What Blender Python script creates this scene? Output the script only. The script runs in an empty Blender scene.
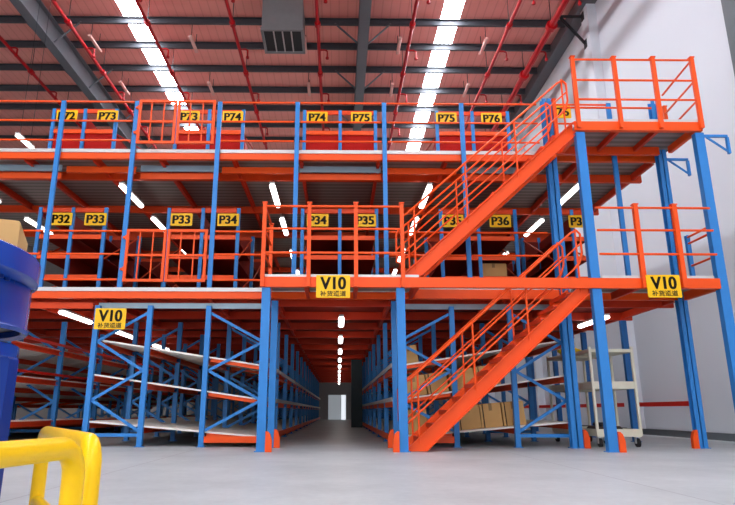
import bpy, bmesh, math, random
from mathutils import Vector, Matrix
random.seed(7)
S = bpy.context.scene
COL = S.collection
PI = math.pi
ORD = ['first', 'second', 'third', 'fourth', 'fifth', 'sixth', 'seventh', 'eighth', 'ninth', 'tenth', 'eleventh', 'twelfth',
       'thirteenth', 'fourteenth', 'fifteenth', 'sixteenth', 'seventeenth', 'eighteenth', 'nineteenth', 'twentieth']

# ---------------------------------------------------------------- materials
def lin(c):
    return tuple(((v / 255) / 12.92 if v / 255 <= .04045 else ((v / 255 + .055) / 1.055) ** 2.4) for v in c) + (1,)

def mat(name, rgb, rough=.5, metal=0., var=.08, scale=6., bump=0., emit=0., spec=.3, ecol=None):
    m = bpy.data.materials.new(name); m.use_nodes = True
    nt = m.node_tree; b = nt.nodes['Principled BSDF']
    c = lin(rgb)
    b.inputs['Roughness'].default_value = rough
    b.inputs['Metallic'].default_value = metal
    b.inputs['Specular IOR Level'].default_value = spec
    if emit:
        b.inputs['Base Color'].default_value = c
        b.inputs['Emission Color'].default_value = lin(ecol or rgb)
        b.inputs['Emission Strength'].default_value = emit
        return m
    tc = nt.nodes.new('ShaderNodeTexCoord')
    nz = nt.nodes.new('ShaderNodeTexNoise'); nz.inputs['Scale'].default_value = scale; nz.inputs['Detail'].default_value = 4
    nt.links.new(tc.outputs['Object'], nz.inputs['Vector'])
    mx = nt.nodes.new('ShaderNodeMix'); mx.data_type = 'RGBA'
    mx.inputs[6].default_value = tuple(max(0, v * (1 - var)) for v in c[:3]) + (1,)
    mx.inputs[7].default_value = tuple(min(1, v * (1 + var)) for v in c[:3]) + (1,)
    nt.links.new(nz.outputs['Fac'], mx.inputs[0]); nt.links.new(mx.outputs[2], b.inputs['Base Color'])
    if bump:
        bp = nt.nodes.new('ShaderNodeBump'); bp.inputs['Strength'].default_value = bump; bp.inputs['Distance'].default_value = .01
        nt.links.new(nz.outputs['Fac'], bp.inputs['Height']); nt.links.new(bp.outputs[0], b.inputs['Normal'])
    return m

def striped(name, rgb, rgb2, axis, scale, rough=.5, width=.5, bump=.6, metal=0.):
    """ribbed sheet: stripes along one object axis"""
    m = mat(name, rgb, rough, metal); nt = m.node_tree; b = nt.nodes['Principled BSDF']
    tc = nt.nodes.new('ShaderNodeTexCoord'); sp = nt.nodes.new('ShaderNodeSeparateXYZ')
    nt.links.new(tc.outputs['Object'], sp.inputs[0])
    mu = nt.nodes.new('ShaderNodeMath'); mu.operation = 'MULTIPLY'; mu.inputs[1].default_value = scale
    nt.links.new(sp.outputs[axis], mu.inputs[0])
    fr = nt.nodes.new('ShaderNodeMath'); fr.operation = 'FRACT'; nt.links.new(mu.outputs[0], fr.inputs[0])
    gt = nt.nodes.new('ShaderNodeMath'); gt.operation = 'GREATER_THAN'; gt.inputs[1].default_value = width
    nt.links.new(fr.outputs[0], gt.inputs[0])
    mx = nt.nodes.new('ShaderNodeMix'); mx.data_type = 'RGBA'
    mx.inputs[6].default_value = lin(rgb); mx.inputs[7].default_value = lin(rgb2)
    nt.links.new(gt.outputs[0], mx.inputs[0]); nt.links.new(mx.outputs[2], b.inputs['Base Color'])
    return m

M = {}
M['blue'] = mat('blue_steel', (50, 130, 204), .38, var=.05)
M['blue_dull'] = mat('blue_rack_steel', (46, 112, 182), .45, var=.05)
M['machine'] = mat('machine_blue', (10, 66, 168), .25, var=.05)
M['machine_dark'] = mat('machine_dark_blue', (10, 50, 136), .4, spec=.2)
M['orange'] = mat('orange_steel', (242, 84, 20), .4, var=.05)
M['orange_dull'] = mat('orange_beam', (226, 70, 20), .45, var=.06)
M['red_beam'] = mat('red_oxide_beam', (206, 54, 20), .5)
M['red_panel'] = mat('red_panel', (176, 14, 4), .55, spec=.15)
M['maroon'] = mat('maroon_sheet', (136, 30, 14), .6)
M['galv'] = mat('galvanised', (206, 206, 204), .4, .3)
M['header'] = mat('grey_blue_header', (150, 172, 184), .45, .2)
M['grate'] = striped('grey_deck_underside', (150, 146, 140), (120, 116, 110), 1, 5., .55)
M['shelf'] = striped('pale_roller_shelf', (250, 248, 240), (240, 237, 228), 1, 12., .45, .8)
M['yellow'] = mat('yellow_paint', (250, 200, 12), .28, var=.04)
M['sign'] = mat('sign_yellow', (250, 196, 16), .35, var=.03)
M['ink'] = mat('sign_ink', (38, 30, 12), .6)
M['red_pipe'] = mat('red_pipe', (186, 14, 24), .4)
M['purlin'] = mat('dark_purlin', (74, 76, 82), .5)
M['rafter'] = mat('grey_rafter', (104, 106, 112), .5)
M['roof'] = striped('rosy_roof_sheet', (252, 168, 156), (240, 156, 144), 0, 3.3, .6, .86)
M['heater'] = mat('heater_grey', (128, 128, 130), .5)
M['black'] = mat('black_steel', (34, 34, 38), .5)
M['vane'] = mat('pale_vane', (186, 180, 178), .4, .3)
M['batten'] = mat('pale_batten', (236, 180, 170), .5)
M['wall'] = mat('white_wall', (217, 220, 227), .6, var=.02, scale=.7)
M['darkwall'] = mat('dark_wall', (150, 146, 144), .8)
M['skirt'] = mat('grey_skirting', (104, 108, 112), .6)
M['card'] = mat('cardboard', (206, 164, 104), .75, var=.07)
M['tape'] = mat('packing_tape', (150, 118, 74), .4)
M['strap'] = mat('dark_strap', (60, 46, 36), .6)
M['cream'] = mat('cream_paint', (226, 222, 200), .45, var=.04)
M['rubber'] = mat('black_rubber', (40, 40, 42), .7)
M['bag'] = mat('yellow_bag', (240, 200, 30), .5)
M['tube'] = mat('lit_tube', (255, 255, 255), emit=5., ecol=(255, 250, 246))
M['skylight'] = mat('skylight_glazing', (240, 246, 250), emit=26., ecol=(240, 247, 255))
M['daylight'] = mat('daylight_opening', (225, 232, 240), emit=.8)
M['dim_glow'] = mat('grey_door_glow', (205, 214, 222), emit=.22)  # glow put into the otherwise dim grey door at the aisle end
M['column'] = mat('building_column', (58, 70, 76), .6)
M['door'] = mat('pale_door', (226, 230, 236), .5)
M['bin'] = mat('red_flow_bin', (200, 34, 24), .45)

def floor_mat():
    m = mat('concrete_floor', (186, 190, 194), .42, var=.0); nt = m.node_tree; b = nt.nodes['Principled BSDF']
    tc = nt.nodes.new('ShaderNodeTexCoord')
    n1 = nt.nodes.new('ShaderNodeTexNoise'); n1.inputs['Scale'].default_value = .8; n1.inputs['Detail'].default_value = 8; n1.inputs['Roughness'].default_value = .65
    n2 = nt.nodes.new('ShaderNodeTexNoise'); n2.inputs['Scale'].default_value = 14; n2.inputs['Detail'].default_value = 3
    for n in (n1, n2): nt.links.new(tc.outputs['Object'], n.inputs['Vector'])
    r = nt.nodes.new('ShaderNodeValToRGB')
    r.color_ramp.elements[0].position = .3; r.color_ramp.elements[0].color = lin((166, 173, 175))
    r.color_ramp.elements[1].position = .7; r.color_ramp.elements[1].color = lin((192, 198, 199))
    ad = nt.nodes.new('ShaderNodeMath'); ad.operation = 'MULTIPLY_ADD'; ad.inputs[1].default_value = .25
    nt.links.new(n2.outputs['Fac'], ad.inputs[0]); nt.links.new(n1.outputs['Fac'], ad.inputs[2])
    sb = nt.nodes.new('ShaderNodeMath'); sb.operation = 'SUBTRACT'; sb.inputs[1].default_value = .125
    nt.links.new(ad.outputs[0], sb.inputs[0]); nt.links.new(sb.outputs[0], r.inputs[0])
    # saw cut joints every 5 m
    sp = nt.nodes.new('ShaderNodeSeparateXYZ'); nt.links.new(tc.outputs['Object'], sp.inputs[0])
    js = []
    for ax, off in ((0, 2.35), (1, 1.6)):
        a = nt.nodes.new('ShaderNodeMath'); a.operation = 'ADD'; a.inputs[1].default_value = off + 100
        nt.links.new(sp.outputs[ax], a.inputs[0])
        d = nt.nodes.new('ShaderNodeMath'); d.operation = 'MODULO'; d.inputs[1].default_value = 5.
        nt.links.new(a.outputs[0], d.inputs[0])
        l = nt.nodes.new('ShaderNodeMath'); l.operation = 'LESS_THAN'; l.inputs[1].default_value = .012
        nt.links.new(d.outputs[0], l.inputs[0]); js.append(l)
    mxm = nt.nodes.new('ShaderNodeMath'); mxm.operation = 'MAXIMUM'
    nt.links.new(js[0].outputs[0], mxm.inputs[0]); nt.links.new(js[1].outputs[0], mxm.inputs[1])
    mx = nt.nodes.new('ShaderNodeMix'); mx.data_type = 'RGBA'; mx.inputs[7].default_value = lin((140, 140, 146))
    nt.links.new(mxm.outputs[0], mx.inputs[0]); nt.links.new(r.outputs[0], mx.inputs[6]); nt.links.new(mx.outputs[2], b.inputs['Base Color'])
    return m
M['floor'] = floor_mat()

# ---------------------------------------------------------------- mesh builder
class MB:
    def __init__(s): s.v = []; s.f = []; s.sm = set()
    def add(s, vs, fs, smooth=False):
        n = len(s.v); s.v += [tuple(v) for v in vs]
        for f in fs:
            if smooth: s.sm.add(len(s.f))
            s.f.append(tuple(n + i for i in f))
        return s
    def box(s, x0, x1, y0, y1, z0, z1):
        v = [(x, y, z) for z in (z0, z1) for y in (y0, y1) for x in (x0, x1)]
        return s.add(v, [(0, 2, 3, 1), (4, 5, 7, 6), (0, 1, 5, 4), (2, 6, 7, 3), (0, 4, 6, 2), (1, 3, 7, 5)])
    def bevbox(s, x0, x1, y0, y1, z0, z1, b=.02):
        return s.prism([(x0 + b, z0), (x1 - b, z0), (x1, z0 + b), (x1, z1 - b), (x1 - b, z1), (x0 + b, z1), (x0, z1 - b), (x0, z0 + b)], y0, y1)
    def prism(s, prof, y0, y1):                       # profile in XZ, extruded along Y
        n = len(prof); v = [(x, y0, z) for x, z in prof] + [(x, y1, z) for x, z in prof]
        f = [(i, (i + 1) % n, n + (i + 1) % n, n + i) for i in range(n)] + [tuple(reversed(range(n))), tuple(range(n, 2 * n))]
        return s.add(v, f)
    def frame(s, p, q, up):
        p, q = Vector(p), Vector(q); d = (q - p).normalized(); up = Vector(up)
        if abs(d.dot(up)) > .99: up = Vector((0, 1, 0))
        a = d.cross(up).normalized(); b = a.cross(d).normalized()
        return p, q, a, b
    def sweep(s, p, q, prof, up=(0, 0, 1)):           # closed profile (a = side, b = up) swept from p to q
        p, q, a, b = s.frame(p, q, up); n = len(prof)
        v = [p + a * u + b * w for u, w in prof] + [q + a * u + b * w for u, w in prof]
        f = [(i, n + i, n + (i + 1) % n, (i + 1) % n) for i in range(n)] + [tuple(range(n)), tuple(reversed(range(n, 2 * n)))]
        return s.add(v, f)
    def bar(s, p, q, w, h, up=(0, 0, 1)):
        return s.sweep(p, q, [(-w / 2, -h / 2), (w / 2, -h / 2), (w / 2, h / 2), (-w / 2, h / 2)], up)
    def chan(s, p, q, w, h, t, side=1, up=(0, 0, 1)): # C channel; the open side faces side*a
        k = side; prof = [(-k * w / 2, -h / 2), (k * w / 2, -h / 2), (k * w / 2, -h / 2 + t), (-k * w / 2 + k * t, -h / 2 + t),
             (-k * w / 2 + k * t, h / 2 - t), (k * w / 2, h / 2 - t), (k * w / 2, h / 2), (-k * w / 2, h / 2)]
        if k < 0: prof = prof[::-1]
        return s.sweep(p, q, prof, up)
    def ibeam(s, p, q, w, h, t, up=(0, 0, 1)):
        a, c = w / 2, h / 2
        return s.sweep(p, q, [(-a, -c), (a, -c), (a, -c + t), (t / 2, -c + t), (t / 2, c - t), (a, c - t), (a, c), (-a, c), (-a, c - t),
                              (-t / 2, c - t), (-t / 2, -c + t), (-a, -c + t)], up)
    def tube(s, p, q, r, n=10):
        prof = [(r * math.cos(2 * PI * i / n), r * math.sin(2 * PI * i / n)) for i in range(n)]
        p, q, a, b = s.frame(p, q, (0, 0, 1))
        v = [p + a * u + b * w for u, w in prof] + [q + a * u + b * w for u, w in prof]
        s.add(v, [(i, n + i, n + (i + 1) % n, (i + 1) % n) for i in range(n)], True)
        return s.add(v, [tuple(range(n)), tuple(reversed(range(n, 2 * n)))])
    def path(s, pts, r, n=12):                        # tube along a polyline
        pts = [Vector(p) for p in pts]; rings = []; ref = None
        for i, p in enumerate(pts):
            d = ((pts[min(i + 1, len(pts) - 1)] - p).normalized() + (p - pts[max(i - 1, 0)]).normalized()).normalized()
            if ref is None:
                ref = Vector((0, 0, 1)) if abs(d.z) < .9 else Vector((0, 1, 0))
            a = d.cross(ref).normalized(); b = a.cross(d).normalized(); ref = b
            rings.append([p + a * r * math.cos(2 * PI * k / n) + b * r * math.sin(2 * PI * k / n) for k in range(n)])
        v = [x for R in rings for x in R]; f = []
        for i in range(len(rings) - 1):
            for k in range(n): f.append((i * n + k, (i + 1) * n + k, (i + 1) * n + (k + 1) % n, i * n + (k + 1) % n))
        s.add(v, f, True)
        return s.add(v, [tuple(range(n)), tuple(reversed(range(len(v) - n, len(v))))])
    def lathe(s, prof, cx, cy, n=48):                 # profile of (r, z), closed outline
        m = len(prof); v = []
        for k in range(n):
            c, t = math.cos(2 * PI * k / n), math.sin(2 * PI * k / n)
            v += [(cx + r * c, cy + r * t, z) for r, z in prof]
        f = []
        for k in range(n):
            k2 = (k + 1) % n
            for i in range(m):
                j = (i + 1) % m; f.append((k * m + i, k2 * m + i, k2 * m + j, k * m + j))
        return s.add(v, f, True)
    def build(s, name, m, parent=None, origin=None):
        me = bpy.data.meshes.new(name)
        o0 = Vector(parent_loc(parent)) if parent else Vector(origin or (0, 0, 0))
        me.from_pydata([Vector(v) - o0 for v in s.v], [], s.f); me.validate()
        for i, p in enumerate(me.polygons):
            if i in s.sm: p.use_smooth = True
        me.materials.append(M[m]); o = bpy.data.objects.new(name, me); COL.objects.link(o)
        if s.sm:
            try: me.set_sharp_from_angle(angle=.7)
            except Exception: pass
        if parent: o.parent = parent
        else: o.location = o0
        return o

def parent_loc(p):
    l = Vector((0, 0, 0))
    while p: l += p.location; p = p.parent
    return l
def tag(o, label, cat, group=None, kind=None):
    o['label'] = label; o['category'] = cat
    if group: o['group'] = group
    if kind: o['kind'] = kind
    return o
def thing(name, label, cat, loc=(0, 0, 0), group=None):
    o = bpy.data.objects.new(name, None); COL.objects.link(o); o.location = loc; o.empty_display_size = .1
    return tag(o, label, cat, group)
def struct(name, mb, m, origin=None):
    o = mb.build(name, m, None, origin); o['kind'] = 'structure'; return o
def dup(root, loc, label, skip=()):
    r = root.copy(); COL.objects.link(r); r.location = loc; r['label'] = label
    for ch in list(root.children):
        if ch.name.split('.')[0] in skip: continue
        c = ch.copy(); COL.objects.link(c); c.parent = r
        for g in list(ch.children):
            d = g.copy(); COL.objects.link(d); d.parent = c
    return r

_txt = {}
def text_mesh(body, size, bold=0., fat=0.):
    key = (body, size, bold)
    if key not in _txt:
        cu = bpy.data.curves.new('lettering', 'FONT'); cu.body = body; cu.size = size; cu.align_x = 'CENTER'; cu.align_y = 'CENTER'
        cu.extrude = .002; cu.offset = bold
        ob = bpy.data.objects.new('lettering', cu); COL.objects.link(ob)
        bpy.context.view_layer.update()
        me = bpy.data.meshes.new_from_object(ob.evaluated_get(bpy.context.evaluated_depsgraph_get()))
        bpy.data.objects.remove(ob); bpy.data.curves.remove(cu)
        me.transform(Matrix.Rotation(PI / 2, 4, 'X')); me.materials.clear(); me.materials.append(M['ink'])
        if me.vertices:
            xs = [v.co.x for v in me.vertices]; zs = [v.co.z for v in me.vertices]
            me.transform(Matrix.Translation((-(min(xs) + max(xs)) / 2, 0, -(min(zs) + max(zs)) / 2)))
        if fat:                                         # heavier strokes: the same outline laid three times side by side
            bm = bmesh.new(); bm.from_mesh(me)
            for dx in (-fat, fat):
                m2 = me.copy(); m2.transform(Matrix.Translation((dx, 0, 0))); bm.from_mesh(m2); bpy.data.meshes.remove(m2)
            bm.to_mesh(me); bm.free()
        _txt[key] = me
    return _txt[key]
def letter(body, size, parent, loc, bold=0., width=None, fat=0.):
    me = text_mesh(body, size, bold, fat)
    o = bpy.data.objects.new('lettering', me); COL.objects.link(o); o.parent = parent; o.location = loc
    if width and me.vertices:
        w = max(v.co.x for v in me.vertices) * 2; o.scale = (width / w, 1, 1)
    return o

# ---------------------------------------------------------------- camera
F, CX = 603.5, 344.35
th, ps, ro = (math.radians(a) for a in (14.70, .554, .106))
fw = Vector((math.sin(ps) * math.cos(th), math.cos(ps) * math.cos(th), math.sin(th)))
rt = Vector((math.cos(ps), -math.sin(ps), 0)); up = rt.cross(fw)
rt, up = rt * math.cos(ro) + up * math.sin(ro), up * math.cos(ro) - rt * math.sin(ro)
cd = bpy.data.cameras.new('camera'); cam = bpy.data.objects.new('camera', cd); COL.objects.link(cam); S.camera = cam
mw = Matrix((rt, up, -fw)).transposed().to_4x4(); mw.translation = (0, 0, .62); cam.matrix_world = mw
cd.sensor_fit = 'HORIZONTAL'; cd.sensor_width = 36; cd.lens = F / 735 * 36; cd.shift_x = (367.5 - CX) / 735; cd.clip_end = 300

# ---------------------------------------------------------------- the hall
YF, YP = 11.07, 9.83            # facade of the mezzanine, front of its landings
XW = 8.5                        # right wall
Z1, Z2 = 2.8, 5.61              # the two deck levels
ZR = 14.25                      # roof sheet
BACK, YE, XL = -14., 46., -24.
struct('floor', MB().box(XL, XW + .3, BACK, YE + .3, -.2, 0), 'floor')
sky = [(-7.72, -6.98), (3.62, 4.3)]
c = MB()
for a, b in ((XL, sky[0][0]), (sky[0][1], sky[1][0]), (sky[1][1], XW + .3)): c.box(a, b, BACK, YE + .3, ZR, ZR + .08)
struct('ceiling', c, 'roof')
for i, (a, b) in enumerate(sky):
    struct('window_%d' % (i + 1), MB().box(a, b, BACK, YE, ZR + .02, ZR + .06), 'skylight')
struct('wall_right', MB().box(XW, XW + .3, BACK, YE, 0, ZR), 'wall')
struct('wall_back', MB().box(XL, XW + .3, YE, YE + .3, 0, ZR), 'darkwall')
struct('wall_left', MB().box(XL - .3, XL, BACK, YE + .3, 0, ZR), 'darkwall')
struct('baseboard_right', MB().box(XW - .05, XW, BACK, YE, 0, .16), 'skirt')
struct('window_4', MB().box(-.72, .2, YE - .06, YE, 0, 1.75), 'dim_glow')  # grey end door with an added glow to brighten the aisle end
struct('window_3', MB().box(.24, .56, YE - .06, YE, 0, 1.75), 'daylight')
n = 1
def trim(mb, m):
    global n
    o = struct('trim_%d' % n, mb, m); n += 1; return o
py = [18.8, 20.3, 21.9, 23.55, 25.2]
ys = [py[0] - 1.5 * k for k in range(14, 0, -1)] + py + [25.2 + 1.66 * k for k in range(1, 12)]
for y in ys:                                           # roof purlins
    trim(MB().chan((XL, y, 14.08), (XW, y, 14.08), .09, .26, .02, 1), 'purlin')
for x in (-20.6, -10.2, .83):                          # rafters with knee braces to the purlins
    m = MB().ibeam((x, BACK, 13.5), (x, YE, 13.5), .34, .88, .05)
    for y in ys[6:-4:2]:
        for sx in (-1, 1): m.bar((x + sx * .12, y, 13.15), (x + sx * 1.0, y, 14.02), .05, .05)
    trim(m, 'rafter')
trim(MB().box(XW - .42, XW, BACK, YE, 13.75, 14.2), 'rafter')       # eaves beam along the wall, its grey standing in for the shaded wall top
trim(MB().box(XW - .12, XW, 10.75, 11.35, 0, 13.75), 'skirt')     # grey wall pier at the right
for y in (17.25, 25.4, 33.5):                          # white piers standing out of the wall
    trim(MB().box(XW - .3, XW, y, y + .5, 0.16, 13.75), 'wall')

# red sprinkler mains under the roof
def sprinkler(x, r, label, z=13.2):
    t = thing('sprinkler_pipe', label, 'pipe', (x, 10, z), 'red sprinkler pipes under the roof')
    MB().tube((x, 6, z), (x, 45.5, z), r, 8).build('pipe', 'red_pipe', t)
    for y in [14.6 + 3.1 * k for k in range(7)]:
        MB().tube((x, y - .09, z), (x, y + .09, z), r * 1.7, 10).build('coupling', 'red_pipe', t)
        MB().tube((x, y, z), (x, y, ZR), .012, 6).build('hanger', 'black', t)
    for y in [16.1 + 3.1 * k for k in range(5)]:
        m = MB().path([(x, y, z), (x + .22, y, z), (x + .3, y, z - .05), (x + .3, y, z - .3)], .03, 6)
        m.tube((x + .3, y, z - .3), (x + .3, y, z - .36), .06, 8)
        m.build('sprinkler_head', 'red_pipe', t)
    return t
for k, x in enumerate((-11.85, -9.1, -6.45, -3.6, -.74, 2.45, 5.72)):
    sprinkler(x, .06, 'slim red sprinkler pipe running to the back under the roof, %s from the left' % ORD[k])
t = sprinkler(7.15, .11, 'thick red sprinkler main nearest the white wall, high under the roof')
t['group'] = 'thick red mains'; del t['group']

# pale unlit battens hung from the purlins
cell = 0
for y0, row in ((19.0, 'nearer'), (22.15, 'farther')):
    for k, x in enumerate((-8.95, -5.35, -1.27, 2.18, 5.3)):
        t = thing('ceiling_batten', 'short pale unlit batten under the roof, %s row, %s from the left' % (row, ORD[k]), 'light', (x, y0 + .5, 13.6), 'unlit roof battens')
        MB().bevbox(x - .06, x + .06, y0, y0 + 1.0, 13.56, 13.64, .02).build('housing', 'batten', t)
        for yy in (y0 + .15, y0 + .85): MB().tube((x, yy, 13.64), (x, yy, ZR), .012, 6).build('hanger', 'black', t)

# unit heater
t = thing('unit_heater', 'grey box-shaped air unit with dark louvred underside, hung under the roof', 'heater', (-1.9, 17.8, 12.6))
x0, x1, y0, y1 = -2.55, -1.22, 17.2, 18.5
MB().bevbox(x0, x1, y0, y1, 12.7, 13.9, .04).build('body', 'heater', t)
MB().box(x0 - .03, x1 + .03, y0 - .03, y0 + .05, 12.6, 12.72).box(x0 - .03, x1 + .03, y1 - .05, y1 + .03, 12.6, 12.72) \
    .box(x0 - .03, x0 + .05, y0 + .05, y1 - .05, 12.6, 12.72).box(x1 - .05, x1 + .03, y0 + .05, y1 - .05, 12.6, 12.72).build('frame', 'heater', t)
MB().box(x0 + .05, x1 - .05, y0 + .05, y1 - .05, 12.66, 12.7).build('grille', 'black', t)
for k in range(3):
    xx = x0 + .38 + k * .29; MB().bar((xx, y0 + .06, 12.64), (xx, y1 - .06, 12.64), .04, .05).build('louvre', 'vane', t)
for xx in (x0 + .1, x1 - .1):
    for yy in (y0 + .1, y1 - .1): MB().tube((xx, yy, 13.88), (xx, yy, ZR), .02, 6).build('hanger', 'black', t)

# bracket that carries the red main at the wall
t = thing('wall_bracket', 'black steel bracket with a knee brace high on the white wall', 'bracket', (XW, 17.6, 13.5))
MB().bar((7.3, 17.6, 13.5), (XW - .3, 17.6, 13.5), .07, .07).build('arm', 'black', t)
MB().bar((7.45, 17.6, 13.45), (XW - .3, 17.6, 12.45), .07, .07).build('brace', 'black', t)
MB().box(XW - .32, XW - .3, 17.5, 17.7, 13.35, 13.65).box(XW - .32, XW - .3, 17.5, 17.7, 12.3, 12.6).build('plate', 'black', t)

# ---------------------------------------------------------------- lights in the mezzanine
def batten_light(x, y0, y1, z, label, group, ztop):
    t = thing('fluorescent_light', label, 'light', (x, (y0 + y1) / 2, z), group)
    MB().box(x - .05, x + .05, y0, y1, z + .03, z + .07).build('housing', 'galv', t)
    MB().bevbox(x - .06, x + .06, y0 + .03, y1 - .03, z - .04, z + .03, .03).build('tube', 'tube', t)
    for yy in (y0 + .15, y1 - .15): MB().tube((x, yy, z + .07), (x, yy, ztop), .006, 6).build('hanger', 'black', t)
    return t
names = ['far left aisle', 'left aisle', 'aisle left of the middle rack', 'aisle right of the middle rack', 'right aisle']
for k, (x, yy) in enumerate(((-7.6, [11.5, 14.05, 16.6, 19.]), (-4.5, [11.75, 13.95, 16.9, 19.3]), (-1.38, [11.7, 13.95, 17.0, 19.6]),
                             (1.88, [11.7, 13.85, 16.8, 19.4]), (4.95, [11.6, 13.95, 17.1, 19.6]))):
    for i, y in enumerate(yy):
        batten_light(x, y, y + 1.35, 5.12, 'lit tube over the middle level, %s, %s from the front' % (names[k], ORD[i]), 'tubes over the middle level', 5.3)
for i in range(10):
    y = 12.3 + 3.35 * i
    batten_light(.06, y, y + 1.2, 2.46, 'lit white tube over the ground-floor central aisle, %s from the front' % ORD[i], 'tubes over the ground aisle', 2.56)
for i, (x, y, w) in enumerate(((-5.45, 11.8, 'left loading aisle, nearer'), (-5.45, 14.85, 'left loading aisle, second'), (-5.45, 18., 'left loading aisle, third'),
                               (5.5, 12.2, 'open bay right of the stairs'))):
    batten_light(x, y, y + 1.5, 2.49, 'lit white ground-floor tube over the ' + w, 'tubes over the side bays', 2.56)
batten_light(-8.45, 14.6, 15.45, 7.6, 'single lit tube hanging at far left above the top level', None, ZR)

# ---------------------------------------------------------------- mezzanine decks
XA, XB = -9.6, 6.5
def deck(name, label, z, y0, mats, jx, plate_m):
    t = thing(name, label, 'mezzanine', (0, y0, z))
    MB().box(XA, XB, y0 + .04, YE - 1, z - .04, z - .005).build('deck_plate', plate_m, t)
    MB().box(XA, XB, y0, y0 + .04, z - .05, z + .02).build('edge_strip', 'galv', t)
    MB().chan((XA, y0 + .06, z - .115), (XB, y0 + .06, z - .115), .08, .13, .012, -1).build('edge_beam', mats[0], t)
    for y in mats[2]: MB().chan((XA, y, z - .15), (XB, y, z - .15), .08, .17, .012, -1).build('cross_beam', mats[1], t)
    for x in jx: MB().chan((x, y0 + .12, z - .13), (x, YE - 1, z - .13), .06, .14, .012, 1).build('joist', mats[3], t)
    return t
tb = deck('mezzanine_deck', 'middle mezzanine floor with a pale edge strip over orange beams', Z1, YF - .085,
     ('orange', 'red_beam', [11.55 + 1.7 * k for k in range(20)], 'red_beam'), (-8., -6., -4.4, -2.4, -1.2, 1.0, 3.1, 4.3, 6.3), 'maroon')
t = thing('tie_beam', 'orange beam across the left loading aisle, just under the middle deck edge', 'beam', (-5.2, YF, 2.45))
MB().chan((-5.93, YF + .1, 2.505), (-4.56, YF + .1, 2.505), .07, .11, .012, -1).build('beam', 'orange_dull', t)
td = deck('mezzanine_deck', 'top mezzanine floor with a pale edge strip and grey panelled underside', Z2, YF + .015,
     ('orange', 'orange_dull', [12.12 + 2.2 * k for k in range(15)], 'red_beam'),
     (-7.6, -6.23, -4.87, -3.55, -2.1, -.76, .79, 2.14, 3.7, 4.83, 6.3), 'grate')

for k, (xa, xb) in enumerate(((XA, -5.6), (-5.6, -4.09), (-4.09, -2.44), (-2.44, -.86), (-.86, .9), (.9, 2.45), (2.45, 4.1))):
    if k % 2 == 0:                                      # bays with a grey header above a lower orange beam
        MB().box(xa + .05, xb - .05, 11.5, 11.54, 5.33, 5.46).build('header_strip', 'header', td)
        MB().chan((xa + .05, 11.56, 5.235), (xb - .05, 11.56, 5.235), .06, .12, .012, -1).build('front_cross_beam', 'orange', td)
    else:
        MB().chan((xa + .05, 11.54, 5.37), (xb - .05, 11.54, 5.37), .06, .13, .012, -1).build('front_cross_beam', 'orange', td)

# ---------------------------------------------------------------- columns
def guard(t, x, y, sx):                               # orange bent-plate protector at the foot, on the side sx
    MB().prism([(x, 0), (x + sx * .1, 0), (x + sx * .1, .17), (x + sx * .07, .27), (x + sx * .03, .31), (x, .31)], y - .1, y - .02).build('foot_guard', 'orange', t)
def column(label, x, y, z0, z1, w, dpt, group=None, double=False, g=0, m='blue', foot=True):
    t = thing('steel_column', label, 'column', (x, y, z0), group)
    if double:
        for s in (-1, 1):
            MB().chan((x + s * w * .27, y, z0 + .01), (x + s * w * .27, y, z1), w * .42, dpt, .012, 1, (0, 1, 0)).build('upright', m, t)
        for k in range(int((z1 - z0) / 1.1)):
            zz = z0 + .5 + k * 1.1; MB().box(x - w * .3, x + w * .3, y - .03, y + .03, zz, zz + .06).build('spacer', m, t)
    else:
        MB().box(x - w / 2, x + w / 2, y - dpt / 2, y - dpt / 2 + .014, z0 + .01, z1) \
            .box(x - w / 2, x - w / 2 + .014, y - dpt / 2 + .014, y + dpt / 2, z0 + .01, z1) \
            .box(x + w / 2 - .014, x + w / 2, y - dpt / 2 + .014, y + dpt / 2, z0 + .01, z1) \
            .box(x - w / 2 + .014, x - w / 2 + .035, y + dpt / 2 - .012, y + dpt / 2, z0 + .01, z1) \
            .box(x + w / 2 - .035, x + w / 2 - .014, y + dpt / 2 - .012, y + dpt / 2, z0 + .01, z1).build('upright', m, t)
    if foot: MB().box(x - w / 2 - .03, x + w / 2 + .03, y - dpt / 2 - .02, y + dpt / 2 + .02, z0, z0 + .012).build('base_plate', m, t)
    if g: guard(t, x + g * (w / 2 + .002), y + .0, g)
    return t
fc = [-5.53, -4.06, -2.4, -.84, .9, 2.46]
for k, x in enumerate(fc):
    column('slim blue column of the upper front, %s from the left' % ORD[k], x, YF - .04, Z1, 6.64, .085, .055, 'slim columns of the upper front', foot=False)
column('slim blue column behind the top platform, rising from the middle level', 5.45, YF - .04, Z1, 6.66, .085, .055, foot=False)
column('blue column at the aisle mouth under the landing, front left', -1.2, YP + .07, 0, 2.6, .14, .12, 'columns at the aisle mouth', g=1)
column('blue column at the aisle mouth under the landing, front right', 1.03, YP + .07, 0, 2.6, .14, .12, 'columns at the aisle mouth', g=-1)
column('blue column at the aisle mouth, rear left, beside the left rack', -1.17, YF - .05, 0, 2.58, .12, .1, 'columns at the aisle mouth', g=1)
column('blue column at the aisle mouth, rear right, beside the right rack', 1.03, YF - .05, 0, 2.58, .12, .1, 'columns at the aisle mouth', g=-1)
p1 = column('thick blue front column with an orange foot, under the left corner of the top platform', 4.315, YP + .09, 0, 5.46, .155, .12, 'thick platform columns', g=1)
p2 = column('thick blue front column cut by the right picture edge, under the right corner of the top platform', 6.46, YP + .09, 0, 5.46, .155, .12, 'thick platform columns', g=1)
q1 = column('double blue column behind the stairs, left rear of the top platform', 4.16, YF - .1, 0, 6.7, .2, .13, 'double platform columns', True, 1)
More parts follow.
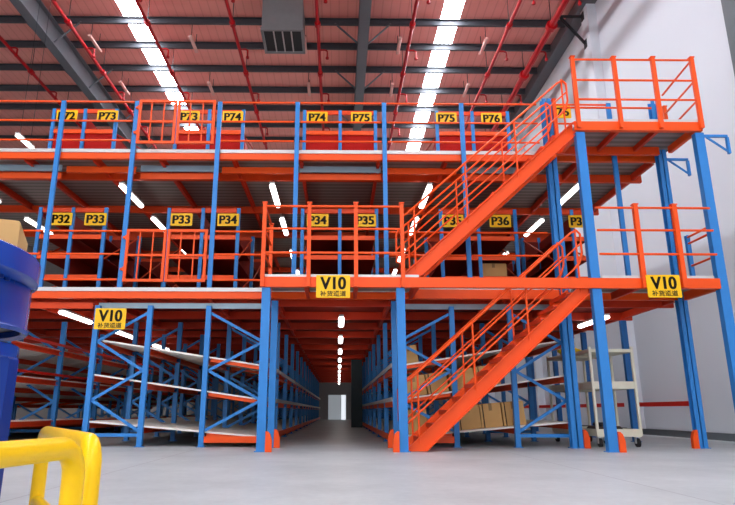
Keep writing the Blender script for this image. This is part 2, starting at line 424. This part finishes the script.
q2 = column('double blue column at right rear of the top platform, orange foot by the wall', 6.34, YF - .1, 0, 6.66, .17, .13, 'double platform columns', True, -1)
for t, y, z in ((p2, YP + .09, 5.42), (q2, YF - .1, 5.42)):         # ties towards the wall
    x = 6.55 if t is p2 else 6.43
    MB().bar((x, y, z), (x + .44, y, z), .04, .045).bar((x + .06, y, z - .02), (x + .42, y, z - .3), .025, .03).box(x + .41, x + .45, y - .03, y + .03, z - .34, z - .03).build('wall_tie', 'blue', t)
for k, y in enumerate((13.27, 15.5, 17.7, 19.9)):
    column('blue column along the right edge of the deck, standing behind the trolleys, %s from the front' % ORD[k], 6.3, y, 0, 2.58, .12, .1, 'columns along the deck edge by the wall', m='blue_dull')
t = column('dark grey building column standing at the right side of the central aisle', .72, 24., 0, 2.55, .42, .4, None, m='column', foot=False)

# ---------------------------------------------------------------- landing, platform and railings
t = thing('landing', 'orange-edged landing of the middle level over the aisle and beside the stairs', 'landing', (0, YP, Z1))
for x0, x1 in ((-1.27, 1.34), (4.3, 6.45)):
    MB().box(x0, x1, YP + .05, YF - .14, Z1 - .05, Z1 - .005).build('deck_plate', 'grate', t)
MB().box(-1.27, 1.34, YP + .0, YP + .05, Z1 - .03, Z1 + .02).box(4.4, 6.3, YP, YP + .05, Z1 - .03, Z1 + .02).build('edge_strip', 'galv', t)
MB().chan((-1.3, YP + .03, 2.69), (6.38, YP + .03, 2.69), .09, .17, .012, -1).build('front_beam', 'orange', t)
for x in (-1.24, 6.4): MB().chan((x, YP + .08, 2.68), (x, YF - .16, 2.68), .07, .16, .012, 1).build('side_beam', 'orange', t)
for x in (-.55, .3, 1.32, 4.35, 5.05, 5.75): MB().chan((x, YP + .08, 2.67), (x, YF - .16, 2.67), .06, .13, .012, 1).build('joist', 'red_beam', t)
MB().chan((1.4, YF - .2, 2.69), (4.05, YF - .2, 2.69), .06, .17, .012, -1).build('rear_beam', 'orange', t)

def rails(t, pts, zs, r=.021, nm=('mid_rail', 'mid_rail', 'top_rail')):
    for z, nme in zip(zs, nm):
        MB().path([(x, y, z) for x, y in pts], r, 8).build(nme, 'orange', t)
def rpost(t, x, y, z0, z1, w=.065):
    MB().bevbox(x - w / 2, x + w / 2, y - w / 2, y + w / 2, z0, z1, .008).box(x - w / 2 - .012, x + w / 2 + .012, y - w / 2 - .012, y + w / 2 + .012, z1, z1 + .018).build('post', 'orange', t)
t = thing('guard_rail', 'orange pipe railing on the landing above the aisle, over the middle sign', 'railing', (-.1, YP, Z1))
for x in (-1.26, -.5, .29, 1.07): rpost(t, x, YP - .05, 2.6, 4.05)
rpost(t, -1.26, YF - .22, 2.82, 4.0); rails(t, [(-1.26, YF - .22), (-1.26, YP - .05), (1.07, YP - .05)], (3.18, 3.6, 4.0))
t = thing('guard_rail', 'orange pipe railing on the middle landing right of the stairs', 'railing', (5.3, YP, Z1))
for x in (5.08, 5.75): rpost(t, x, YP - .05, 2.6, 4.05, .075)
rails(t, [(4.39, YP - .05), (6.37, YP - .05)], (3.18, 3.6, 4.0)); rails(t, [(6.42, YP + .16), (6.42, YF - .45)], (3.18, 3.6, 3.72))
MB().bevbox(6.39, 6.46, YF - .47, YF - .4, 2.8, 3.76, .008).build('rear_post', 'blue', t)

t = thing('stair_platform', 'orange-edged top platform on blue columns at the head of the upper stairs', 'platform', (5.4, YP, 5.66))
MB().box(4.28, 6.5, YP + .05, YF + .0, 5.6, 5.64).build('deck_plate', 'grate', t)
MB().box(4.3, 6.5, YP, YP + .05, 5.63, 5.7).build('edge_strip', 'galv', t)
MB().chan((4.2, YP + .03, 5.56), (6.5, YP + .03, 5.56), .09, .17, .012, -1).build('front_beam', 'orange', t)
MB().chan((4.2, YF - .25, 5.53), (6.22, YF - .25, 5.53), .08, .17, .012, -1).build('rear_beam', 'orange_dull', t)
for x in (4.33, 6.42): MB().chan((x, YP + .08, 5.53), (x, YF - .3, 5.53), .07, .13, .012, 1).build('side_beam', 'orange', t)
for x in (5.03, 5.74): MB().chan((x, YP + .08, 5.54), (x, YF - .3, 5.54), .06, .1, .012, 1).build('joist', 'red_beam', t)
t = thing('guard_rail', 'orange pipe railing around the top platform against the white wall', 'railing', (5.4, YP, 5.7))
for x in (4.27, 5.03, 5.75, 6.47): rpost(t, x, YP - .05, 5.5, 6.91, .065)
rpost(t, 6.6, YF - .02, 5.62, 6.6)
rpost(t, 4.27, YF - .24, 5.65, 6.62)
rails(t, [(6.6, YF - .02), (6.47, YP - .05), (4.27, YP - .05)], (6.06, 6.45, 6.87))
rails(t, [(4.4, YF - .22), (6.22, YF - .22)], (6.47,), nm=('rear_rail',))

# facade guard rails, span by span
def span(x0, x1, zs, label, grp, y=YF - .06):
    t = thing('guard_rail', label, 'railing', ((x0 + x1) / 2, y, zs[0]), grp)
    rails(t, [(x0 + .06, y), (x1 - .06, y)], zs, .02)
L1r, L2r = (2.97, 3.46, 3.91), (5.78, 6.2, 6.62)
cols = [-8.6] + fc + [4.04]
where = ['left of the first slim column', 'between the first and second slim columns', None, 'between the third and fourth slim columns',
         'between the fourth and fifth slim columns', 'between the fifth and sixth slim columns', 'right of the sixth slim column']
for k in range(7):
    if where[k]:
        span(cols[k], cols[k + 1], L2r, 'three orange pipes along the top level front, ' + where[k], 'pipe guard rails of the top level')
        if k != 4:
            x1 = cols[k + 1] if k != 3 else -1.25
            span(cols[k], x1, L1r, 'three orange pipes along the middle level front, ' + (where[k] if k != 3 else 'between gate and landing'), 'pipe guard rails of the middle level')

span(4.26, 5.45, L2r, 'short three-pipe orange railing behind the head of the upper stairs', 'pipe guard rails of the top level')
# gates
def gate(x0, x1, z0, z1, label):
    y = YF - .115
    t = thing('safety_gate', label, 'gate', ((x0 + x1) / 2, y, z0))
    xm = (x0 + x1) / 2
    for a, b in ((x0 + .07, xm - .012), (xm + .012, x1 - .07)):
        w = .05; m = MB()
        m.box(a, a + w, y - .025, y + .025, z0, z1).box(b - w, b, y - .025, y + .025, z0, z1)
        m.box(a + w, b - w, y - .025, y + .025, z0, z0 + w).box(a + w, b - w, y - .025, y + .025, z1 - w, z1)
        zm = z0 + (z1 - z0) * .5; m.box(a + w, b - w, y - .025, y + .025, zm - .02, zm + .02)
        leaf = m.build('gate_leaf', 'orange', t)
        for k in (1, 2):
            xx = a + (b - a) * k / 3
            MB().box(xx - .012, xx + .012, y - .012, y + .012, z0 + w, zm - .02).box(xx - .012, xx + .012, y - .012, y + .012, zm + .02, z1 - w).build('bar', 'orange', leaf)
    for zz in (z0 + .2, z1 - .2):
        MB().box(x0 + .045, x0 + .07, y - .02, y + .02, zz, zz + .08).box(x0 + .0, x0 + .045, y - .01, y + .05, zz + .02, zz + .06).build('hinge', 'orange', t)
gate(fc[1], fc[2], 2.92, 3.93, 'orange two-leaf barred gate on the middle level, left')
gate(fc[1], fc[2], 5.69, 6.63, 'orange two-leaf barred gate on the top level, left')

# ---------------------------------------------------------------- stairs
def stairs(label, xa, za, xb, zb, nstep):
    t = thing('staircase', label, 'stairs', (xa, YP + .5, za))
    y0, y1 = YP + .12, YP + .98
    sl = (zb - za) / (xb - xa); L = math.hypot(1, sl); h = .19
    for y, sd in ((y0, -1), (y1, 1)):
        vo = h / 2 * L                                  # vertical half depth
        m = MB()                                        # web with plumb-cut ends and two flanges
        m.prism([(xa - .0, za + .005), (xa + vo * 2 / sl * .98, za + .005), (xb, zb - 2 * vo), (xb, zb), (xb - .02, zb), (xa, za + .06)], y - .006, y + .006)
        ax, az = xa, za + .06
        m.bar((ax, y + sd * .04, az - .006), (xb - .02, y + sd * .04, zb - .006), .07, .014, (0, 0, 1))
        m.bar((xa + vo * 2 / sl, y + sd * .04, za + .012), (xb, y + sd * .04, zb - 2 * vo + .006), .07, .014, (0, 0, 1))
        m.build('stringer', 'orange', t)
        def P(x, off): return (x, y, za + .06 + (x - xa) * (zb - za - .06) / (xb - xa) + off)
        MB().path([P(xa + .1, .36), P(xa + .02, .36), P(xa - .05, .44), P(xa - .05, .96), P(xa, 1.02), P(xa + .08, 1.0),
                   P(xb - .2, 1.0), P(xb - .1, .96), P(xb - .04, .84), P(xb - .04, .5), P(xb - .1, .38), P(xb - .2, .36)], .02, 8).build('handrail', 'orange', t)
        for off in (.68, .36): MB().path([P(xa + .1 if off < .5 else xa - .05, off), P(xb - .2 if off < .5 else xb - .04, off)], .015, 8).build('mid_rail', 'orange', t)
        for k in range(4):
            f = .06 + .3 * k; x = xa + (xb - xa) * f; z = za + .05 + (zb - za - .05) * f
            MB().tube((x, y, z - .1), (x, y, z + 1.01), .017, 8).build('railing_post', 'orange', t)
    for k in range(nstep):
        z = za + (zb - za) * (k + 1) / (nstep + 1); x = xa + .16 + (xb - xa - .1) * (k + .6) / (nstep + 1)
        MB().box(x - .11, x + .14, y0 + .012, y1 - .012, z - .03, z).box(x - .11, x - .1, y0 + .012, y1 - .012, z - .07, z - .03).build('tread', 'orange_dull', t)
    return t
stairs('lower orange steel staircase rising right from the floor to the middle landing', 1.1, 0, 4.2, 2.77, 12)
stairs('upper orange steel staircase rising right from the middle level to the top platform', 1.12, Z1 + .02, 4.22, 5.66, 12)

# ---------------------------------------------------------------- signs
def psign(txt, x, z, y, label, grp):
    t = thing('location_sign', label, 'sign', (x, y, z), grp)
    MB().bevbox(x - .225, x + .225, y, y + .012, z - .135, z + .135, .012).build('plate', 'sign', t)
    letter(txt, .25, t, (0, -.004, 0), .004, .37, .007)
Y4 = 12.06
for txt, x, w in (('P32', -5.76, 'far left'), ('P33', -5.05, 'left of the gate'), ('P33', -3.27, 'above the gate'), ('P34', -2.3, 'right of the gate'),
                  ('P34', -.44, 'behind the landing railing'), ('P35', .55, 'behind the landing railing'), ('P35', 2.38, 'behind the upper stairs'),
                  ('P36', 3.37, 'under the upper stairs'), ('P36', 5.03, 'right of the double column')):
    psign(txt, x, 4.46, Y4 - .07, 'yellow sign reading %s on the middle level, %s' % (txt, w), 'yellow rack signs of the middle level')
for txt, x, w in (('P72', -5.92, 'far left'), ('P73', -5.04, 'left of the gate'), ('P73', -3.27, 'behind the gate'), ('P74', -2.32, 'right of the gate'),
                  ('P74', -.48, 'left of the centre'), ('P75', .48, 'at the centre'), ('P75', 2.34, 'under the right skylight'), ('P76', 3.33, 'left of the stair head'), ('P76', 4.43, 'behind the stair head')):
    psign(txt, x, 6.81 if x < 4 else 6.44, Y4 - .07 if x < 4 else YF - .1, 'yellow sign reading %s on the top level, %s' % (txt, w), 'yellow rack signs of the top level')
def vsign(x, z, y, label):
    t = thing('aisle_sign', label, 'sign', (x, y, z), 'yellow aisle signs')
    MB().bevbox(x - .28, x + .28, y, y + .012, z - .19, z + .19, .012).build('plate', 'sign', t)
    letter('V10', .29, t, (0, -.004, .055), .004, .43, .008); letter('补货通道', .1, t, (0, -.004, -.12), .001, .43)
vsign(-.09, 2.61, YP - .035, 'yellow V10 aisle sign on the landing beam above the central aisle')
vsign(5.37, 2.62, YP - .11, 'yellow V10 aisle sign on the right landing under the railing')
vsign(-4.13, 2.225, YF - .16, 'yellow V10 aisle sign on the ground-floor rack at left')

# ---------------------------------------------------------------- ground-floor flow racks
PX = [0, 1.07, 2.15, 3.12]                                # uprights from the low (picking) side to the high (loading) side
LV = [(.16, .42), (.8, 1.24), (1.4, 1.87)]                # shelf heights at the low and the high side
DY = 2.2
def flow_rack(xlow, s, label, group, count, ordl, bins=0):
    """s = -1: the rack runs to the left of its picking face, +1: to the right"""
    def X(u): return xlow + s * u
    t = thing('flow_rack', label % ordl[0], 'rack', (xlow, YF, 0), group)
    y = YF + .05
    def frame(y):
        for i, u in enumerate(PX):
            x = X(u); w, dp = .09, .085
            MB().box(x - w / 2, x + w / 2, y - dp / 2, y - dp / 2 + .012, .012, 2.5).box(x - w / 2, x - w / 2 + .012, y - dp / 2 + .012, y + dp / 2, .012, 2.5) \
                .box(x + w / 2 - .012, x + w / 2, y - dp / 2 + .012, y + dp / 2, .012, 2.5).build('upright', 'blue', t)
            MB().box(x - .075, x + .075, y - .06, y + .06, 0, .012).build('foot_plate', 'blue', t)
        for a, b in ((0, 1), (2, 3)):
            xa, xb = X(PX[a] + .05), X(PX[b] - .05)
            zz = [.28, .80, 1.32, 1.84, 2.36]
            for k in range(4):
                p, q = ((xa, xb) if k % 2 == 0 else (xb, xa))
                if a == 0: p, q = q, p
                MB().bar((p, y + .005, zz[k]), (q, y + .005, zz[k + 1]), .03, .05).build('brace', 'blue', t)
            if a: MB().bar((xa, y + .005, .2), (xb, y + .005, .2), .03, .06).build('strut', 'blue', t)
            else: MB().bar((xa, y - .02, .13), (xb, y - .02, .13), .04, .11).build('kick_beam', 'orange', t)
    frame(y)
    MB().box(min(X(0), X(3.13)), max(X(0), X(3.13)), y + .045, y + .085, 2.46, 2.56).build('header_beam', 'orange_dull' if bins else 'header', t)
    for k, (za, zb) in enumerate(LV):
        zat = lambda u: za + (zb - za) * u / PX[3]
        for i, u in enumerate(PX):
            MB().chan((X(u), y + .06, zat(u) - .06), (X(u), y + DY - .05, zat(u) - .06), .06, .1, .012, 1).build('shelf_beam', 'orange_dull' if i else 'orange', t)
        m = MB()
        m.sweep((X(.03), y + DY / 2 + .0, zat(0) + .01), (X(3.1), y + DY / 2, zat(3.1) + .01),
                [(-DY / 2 + .03, -.014), (DY / 2 - .03, -.014), (DY / 2 - .03, .014), (-DY / 2 + .03, .014)]).build('shelf_board', 'shelf', t)
        MB().bar((X(.05), y + .075, zat(0) - .03), (X(1.0), y + .075, zat(1.0) - .03), .03, .07).build('side_rail', 'orange', t)
        if bins and k:                                     # red stop rail at the loading side
            MB().bar((X(3.2), y - .055, zb + .1), (X(3.2), y + DY - .065, zb + .1), .03, .05).build('stop_rail', 'bin', t)
        if k: MB().bar((X(-.065), y - .055, za + .02), (X(-.065), y + DY - .065, za + .02), .02, .07).build('front_lip', 'galv', t)
        else: MB().bar((X(-.065), y - .055, za - .02), (X(-.065), y + DY - .065, za - .02), .02, .1).build('front_lip', 'orange', t)
    out = [t]
    for i in range(1, count):
        out.append(dup(t, (xlow, YF + DY * i, 0), label % ordl[i], ('header_beam',) if i < 8 else ('header_beam', 'foot_plate', 'strut', 'kick_beam', 'side_rail')))
    return out
o1 = ['front bay'] + ['%s bay from the front' % w for w in ORD[1:]]
flow_rack(-1.33, -1, 'blue and orange sloping-shelf rack left of the central aisle, %s', 'flow rack bays left of the aisle', 15, o1)
flow_rack(1.03, 1, 'blue and orange sloping-shelf rack right of the central aisle, %s', 'flow rack bays right of the aisle', 15, o1)
flow_rack(-9.15, 1, 'sloping-shelf rack with red stop rails at the far left, %s', 'flow rack bays at the far left', 9, o1, 1)

# red guard rail along the right wall
t = thing('wall_guard_rail', 'long red horizontal rail low along the white wall behind the trolleys', 'rail', (8.25, 14, 0))
MB().bar((8.25, 14.4, .8), (8.25, 30, .8), .05, .11).build('rail', 'bin', t)
for y in (15, 18.4, 21.8, 25.2): MB().box(8.27, XW, y, y + .06, .76, .84).build('bracket', 'red_pipe', t)

# ---------------------------------------------------------------- shelving on the upper two levels
UN = [(-6.23, -5.55, -4.87), (-3.55, -2.84, -2.1), (-.76, .02, .79), (2.14, 2.92, 3.7), (4.5, 4.9, 5.3)]
UL = ['P32 and P33', 'P33 and P34, right of the gate', 'P34 and P35', 'P35 and P36', 'P36 by the right wall']
UL2 = ['P72 and P73', 'P73 and P74', 'P74 and P75', 'P75 and P76 in the middle right', 'P76 by the right wall']
def shelving(xs, z0, h, levels, red, label, grp, depth):
    y0 = Y4
    t = thing('shelving_unit', label + ', front bay', 'rack', (xs[1], y0, z0), grp)
    for y in (y0, y0 + DY - .06):
        for x in xs: MB().box(x - .035, x + .035, y - .03, y - .02, z0, z0 + h).box(x - .035, x - .025, y - .02, y + .03, z0, z0 + h).box(x + .025, x + .035, y - .02, y + .03, z0, z0 + h).build('upright', 'blue', t)
        for x0, x1 in zip(xs, xs[1:]):
            for z in levels + [h - .05]:
                MB().box(x0 + .04, x1 - .04, y - .02, y + .02, z0 + z - .05, z0 + z + .04).build('cross_beam', 'orange' if z < h - .1 else 'orange_dull', t)
    for x0, x1 in zip(xs, xs[1:]):
        for z in levels: MB().box(x0 + .04, x1 - .04, y0 + .03, y0 + DY - .1, z0 + z + .01, z0 + z + .03).build('shelf', 'maroon', t)
        if red: MB().box(x0 + .037, x1 - .037, y0 + .022, y0 + .03, z0 + .02, z0 + levels[-1] - .05).build('end_panel', 'red_panel', t)
        if not red: MB().box(x0 + .04, x1 - .04, y0 + DY - .12, y0 + DY - .105, z0 + .06, z0 + h - .12).build('dark_fill_sheet', 'maroon', t)  # maroon sheet added to stand in for the dark depth of the bay
    MB().box(xs[1] - .01, xs[1] + .01, y0 + .06, y0 + DY - .12, z0 + .02, z0 + h - .15).build('back_panel', 'maroon' if not red else 'red_panel', t)
    for x in (xs[0], xs[2]):
        for a, b in ((.1, .85), (.85, h - .1)): MB().bar((x, y0 + .1, z0 + a), (x, y0 + DY - .16, z0 + b), .02, .03).build('brace', 'orange_dull' if not red else 'red_panel', t)
        if red: MB().box(x - .005, x + .005, y0 + .06, y0 + DY - .12, z0 + .02, z0 + levels[-1] - .06).build('side_panel', 'red_panel', t)
    for i in range(1, depth): dup(t, (xs[1], y0 + DY * i, z0), label + ', %s bay back' % ORD[i])
for k, xs in enumerate(UN):
    shelving(xs, Z1, 1.93, [.45, .88, 1.3], False, 'middle-level shelving under the signs ' + UL[k], 'shelving bays of the middle level', 4)
    if k < 4: shelving(xs, Z2, 1.4, [.87], True, 'top-level red-panelled shelving under the signs ' + UL2[k], 'shelving bays of the top level', 3)

# ---------------------------------------------------------------- cardboard boxes
def carton(x0, x1, y0, y1, z0, h, label, grp=None, rot=0, tilt=0, strap=False):
    t = thing('cardboard_box', label, 'box', ((x0 + x1) / 2, (y0 + y1) / 2, z0), grp)
    MB().bevbox(x0, x1, y0, y1, z0, z0 + h, .01).build('carton', 'card', t)
    xm = (x0 + x1) / 2
    MB().box(xm - .03, xm + .03, y0 - .002, y1 + .002, z0 + h, z0 + h + .002).box(xm - .03, xm + .03, y0 - .003, y0, z0 + h * .7, z0 + h + .002).build('tape', 'tape', t)
    if strap:
        MB().box(x0 + .04, x0 + .06, y0 - .004, y0, z0, z0 + h).build('strap', 'strap', t)
    t.rotation_euler = (0, tilt, rot)
    return t
sl = lambda lv, x: LV[lv][0] + (LV[lv][1] - LV[lv][0]) * (x - 1.03) / PX[3] + .03
tl = lambda lv: -math.atan((LV[lv][1] - LV[lv][0]) / PX[3])
g = 'cardboard boxes on the right-hand rack'
for lv, x, w, h, lab in ((0, 2.38, .42, .42, 'tan cardboard box on the bottom shelf right of the stairs, left one'), (0, 2.79, .38, .42, 'tan cardboard box on the bottom shelf right of the stairs, middle one'),
                    (0, 3.2, .4, .42, 'tan cardboard box on the bottom shelf right of the stairs, right one'), (0, 1.42, .42, .42, 'tan cardboard box on the bottom shelf behind the foot of the stairs'),
                    (1, 1.42, .42, .36, 'tan cardboard box on the middle shelf beside the aisle column'), (1, 1.84, .38, .36, 'tan cardboard box on the middle shelf, second from the aisle'),
                    (1, 2.3, .45, .36, 'tan cardboard box on the middle shelf behind the lower handrail'), (1, 2.78, .42, .36, 'tan cardboard box on the middle shelf, fourth from the aisle'),
                    (2, 1.35, .28, .32, 'small tan cardboard box on the upper shelf beside the aisle column')):
    x0 = x - w / 2; carton(x0, x0 + w, YF + .22, YF + .75, sl(lv, x) + .0, h, lab, g, 0, tl(lv), True)
carton(2.95, 3.5, Y4 + .15, Y4 + .6, Z1 + .5, .3, 'cardboard box on middle-level shelving under the P36 sign, behind the upper stairs')

# ---------------------------------------------------------------- trolleys
def trolley(x0, x1, y0, y1, label, grp):
    t = thing('shelf_trolley', label, 'trolley', ((x0 + x1) / 2, y0, 0), grp)
    for x in (x0, x1):
        for y in (y0, y1): MB().box(x - .022, x + .022, y - .022, y + .022, .2, 1.78).build('post', 'cream', t)
    for z, hh in ((.18, .13), (1.02, .13), (1.68, .06)):
        MB().box(x0 - .01, x1 + .01, y0 - .01, y1 + .01, z, z + .03).build('shelf', 'cream', t)
        m = MB()
        m.box(x0 + .023, x1 - .023, y0 - .02, y0 + .01, z, z + hh).box(x0 + .023, x1 - .023, y1 - .01, y1 + .02, z, z + hh)
        m.box(x0 - .02, x0 + .01, y0 + .023, y1 - .023, z, z + hh).box(x1 - .01, x1 + .02, y0 + .023, y1 - .023, z, z + hh).build('shelf_rim', 'cream', t)
    for x in (x0 + .05, x1 - .05):
        for y in (y0 + .05, y1 - .05):
            ca = MB().box(x - .045, x + .045, y - .045, y + .045, .165, .18).box(x - .04, x - .03, y - .03, y + .03, .06, .165).box(x + .03, x + .04, y - .03, y + .03, .06, .165).build('caster', 'galv', t)
            MB().tube((x - .026, y, .075), (x + .026, y, .075), .075, 16).build('wheel', 'rubber', ca)
    return t
trolley(4.66, 5.44, 11.25, 12.15, 'tall cream three-shelf trolley between the blue platform columns', 'cream trolleys')
trolley(4.58, 5.36, 12.4, 13.3, 'cream three-shelf trolley standing behind the nearer one', 'cream trolleys')
t = thing('plastic_bag', 'crumpled yellow plastic bag on the top shelf of the rear trolley', 'bag', (4.78, 12.6, 1.71))
m = MB(); nn = 14; vs = []; fs = []
for i in range(7):
    a = PI * i / 6
    for k in range(nn):
        b = 2 * PI * k / nn; r = 1 + .22 * math.sin(3 * b + i) + .1 * random.random()
        vs.append((4.8 + .24 * r * math.sin(a) * math.cos(b), 12.6 + .16 * r * math.sin(a) * math.sin(b), 1.715 + .09 * (1 - math.cos(a)) * (1 + .1 * random.random())))
for i in range(6):
    for k in range(nn): fs.append((i * nn + k, i * nn + (k + 1) % nn, (i + 1) * nn + (k + 1) % nn, (i + 1) * nn + k))
m.add(vs, fs, True).build('bag', 'bag', t)
MB().path([(4.8, 12.52, 1.88), (4.72, 12.5, 1.97), (4.8, 12.48, 2.0), (4.88, 12.5, 1.97), (4.8, 12.52, 1.88)], .012, 6).build('handle', 'bag', t)
t = thing('carrier_tote', 'dark folded sack lying on the bottom shelf of the front trolley', 'sack', (4.95, 11.6, .215))
MB().bevbox(4.72, 5.2, 11.4, 11.9, .212, .36, .05).build('sack', 'strap', t); MB().bevbox(4.8, 5.05, 11.42, 11.8, .36, .42, .03).build('flap', 'black', t)

# ---------------------------------------------------------------- foreground machine
CXM, CYM = -2.745, 3.2
t = thing('spiral_chute', 'big blue round conveyor tower on legs at the left edge', 'conveyor', (CXM, CYM, 0))
MB().lathe([(.5, 1.34), (1.0, 1.34), (1.012, 1.35), (1.012, 1.47), (1.0, 1.48), (.985, 1.48), (.985, 1.4), (.5, 1.4)], CXM, CYM, 72).build('rim', 'machine', t)
MB().lathe([(.0, 1.385), (.5, 1.385), (.5, 1.4), (.0, 1.4)], CXM, CYM, 48).build('top_plate', 'machine_dark', t)
cx2, cy2 = -2.575, 3.44
MB().lathe([(.69, 1.08), (.72, 1.06), (.735, 1.08), (.72, 1.1), (.72, 1.335), (.69, 1.335)], cx2, cy2, 64).build('drum', 'machine', t)
MB().lathe([(0, 1.12), (.69, 1.12), (.69, 1.14), (0, 1.14)], cx2, cy2, 48).build('underside', 'heater', t)
for k in range(26):
    a = math.radians(-70 + k * 5.2); r = .9
    MB().tube((CXM + r * math.cos(a), CYM + r * math.sin(a), 1.322), (CXM + r * math.cos(a), CYM + r * math.sin(a), 1.34), .014, 8).build('bolt', 'machine_dark', t)
MB().lathe([(.3, .9), (.7, .9), (.72, .92), (.72, .99), (.7, 1.0), (.3, 1.0)], cx2 - .03, cy2, 64).build('base_ring', 'machine', t)
for a in (0, 1, 2, 3):
    ang = math.radians(-10 + 90 * a); x, y = cx2 + .55 * math.cos(ang), cy2 + .55 * math.sin(ang)
    MB().tube((x, y, .99), (x, y, 1.125), .03, 8).build('spacer', 'machine_dark', t)
for lx, ly in ((-1.83, 3.36), (-2.9, 2.7), (-2.3, 4.15), (-3.2, 3.9)):
    lg = MB().bevbox(lx - .058, lx + .058, ly - .05, ly + .05, .012, .9, .012).build('leg', 'machine_dark', t)
    MB().box(lx - .1, lx + .1, ly - .09, ly + .09, 0, .012).build('foot_plate', 'machine_dark', lg)
MB().bevbox(-3.25, -1.89, 3.33, 3.38, .8, .88, .012).bevbox(-3.2, -2.36, 3.85, 3.95, .8, .88, .012).build('cross_member', 'machine', t)
t = carton(-.75, 0, 0, .5, 0, .27, 'tan cardboard box riding on top of the blue conveyor tower')
t.location = (-1.94 - .33, 3.42, 1.402); t.rotation_euler = (0, 0, math.radians(22)); 
for ch in t.children: ch.location = (0, 0, 0)

# ---------------------------------------------------------------- yellow tube guard
def hoop(p, q, h, r, label, bar=None):
    """inverted U of tube between two floor points, with rounded corners"""
    p, q = Vector(p), Vector(q); d = (q - p).normalized(); R = .1
    t = thing('barrier_hoop', label, 'barrier', p, 'yellow tube barriers')
    pts = [p + Vector((0, 0, .012))]
    for k in range(7):
        a = PI / 2 * k / 6; pts.append(p + d * (R - R * math.cos(a)) + Vector((0, 0, h - R + R * math.sin(a))))
    for k in range(7):
        a = PI / 2 * k / 6; pts.append(q - d * (R - R * math.sin(a)) + Vector((0, 0, h - R + R * math.cos(a))))
    pts.append(q + Vector((0, 0, .012)))
    MB().path(pts, r, 20).build('hoop', 'yellow', t)
    for c in (p, q): MB().lathe([(0, 0), (.085, 0), (.085, .012), (0, .012)], c.x, c.y, 20).build('base_flange', 'yellow', t)
    if bar: MB().tube(p + d * r * .6 + Vector((0, 0, bar)), q - d * r * .6 + Vector((0, 0, bar)), r * .9, 16).build('crossbar', 'yellow', t)
    return t
hoop((-.925, 2.25, 0), (-1.08, 1.0, 0), .495, .038, 'yellow tubular barrier nearest the camera, lower left corner')
hoop((-.955, 2.48, 0), (-1.71, 3.69, 0), .495, .038, 'yellow tubular barrier with a low crossbar, behind the nearer one', .12)

# ---------------------------------------------------------------- world and look
w = bpy.data.worlds.new('daylight'); S.world = w; w.use_nodes = True
bg = w.node_tree.nodes['Background']; bg.inputs[0].default_value = (.93, .965, 1, 1); bg.inputs[1].default_value = 1.6
S.view_settings.view_transform = 'Standard'; S.view_settings.look = 'None'; S.view_settings.gamma = 1
S.view_settings.use_curve_mapping = False; S.view_settings.exposure = .4
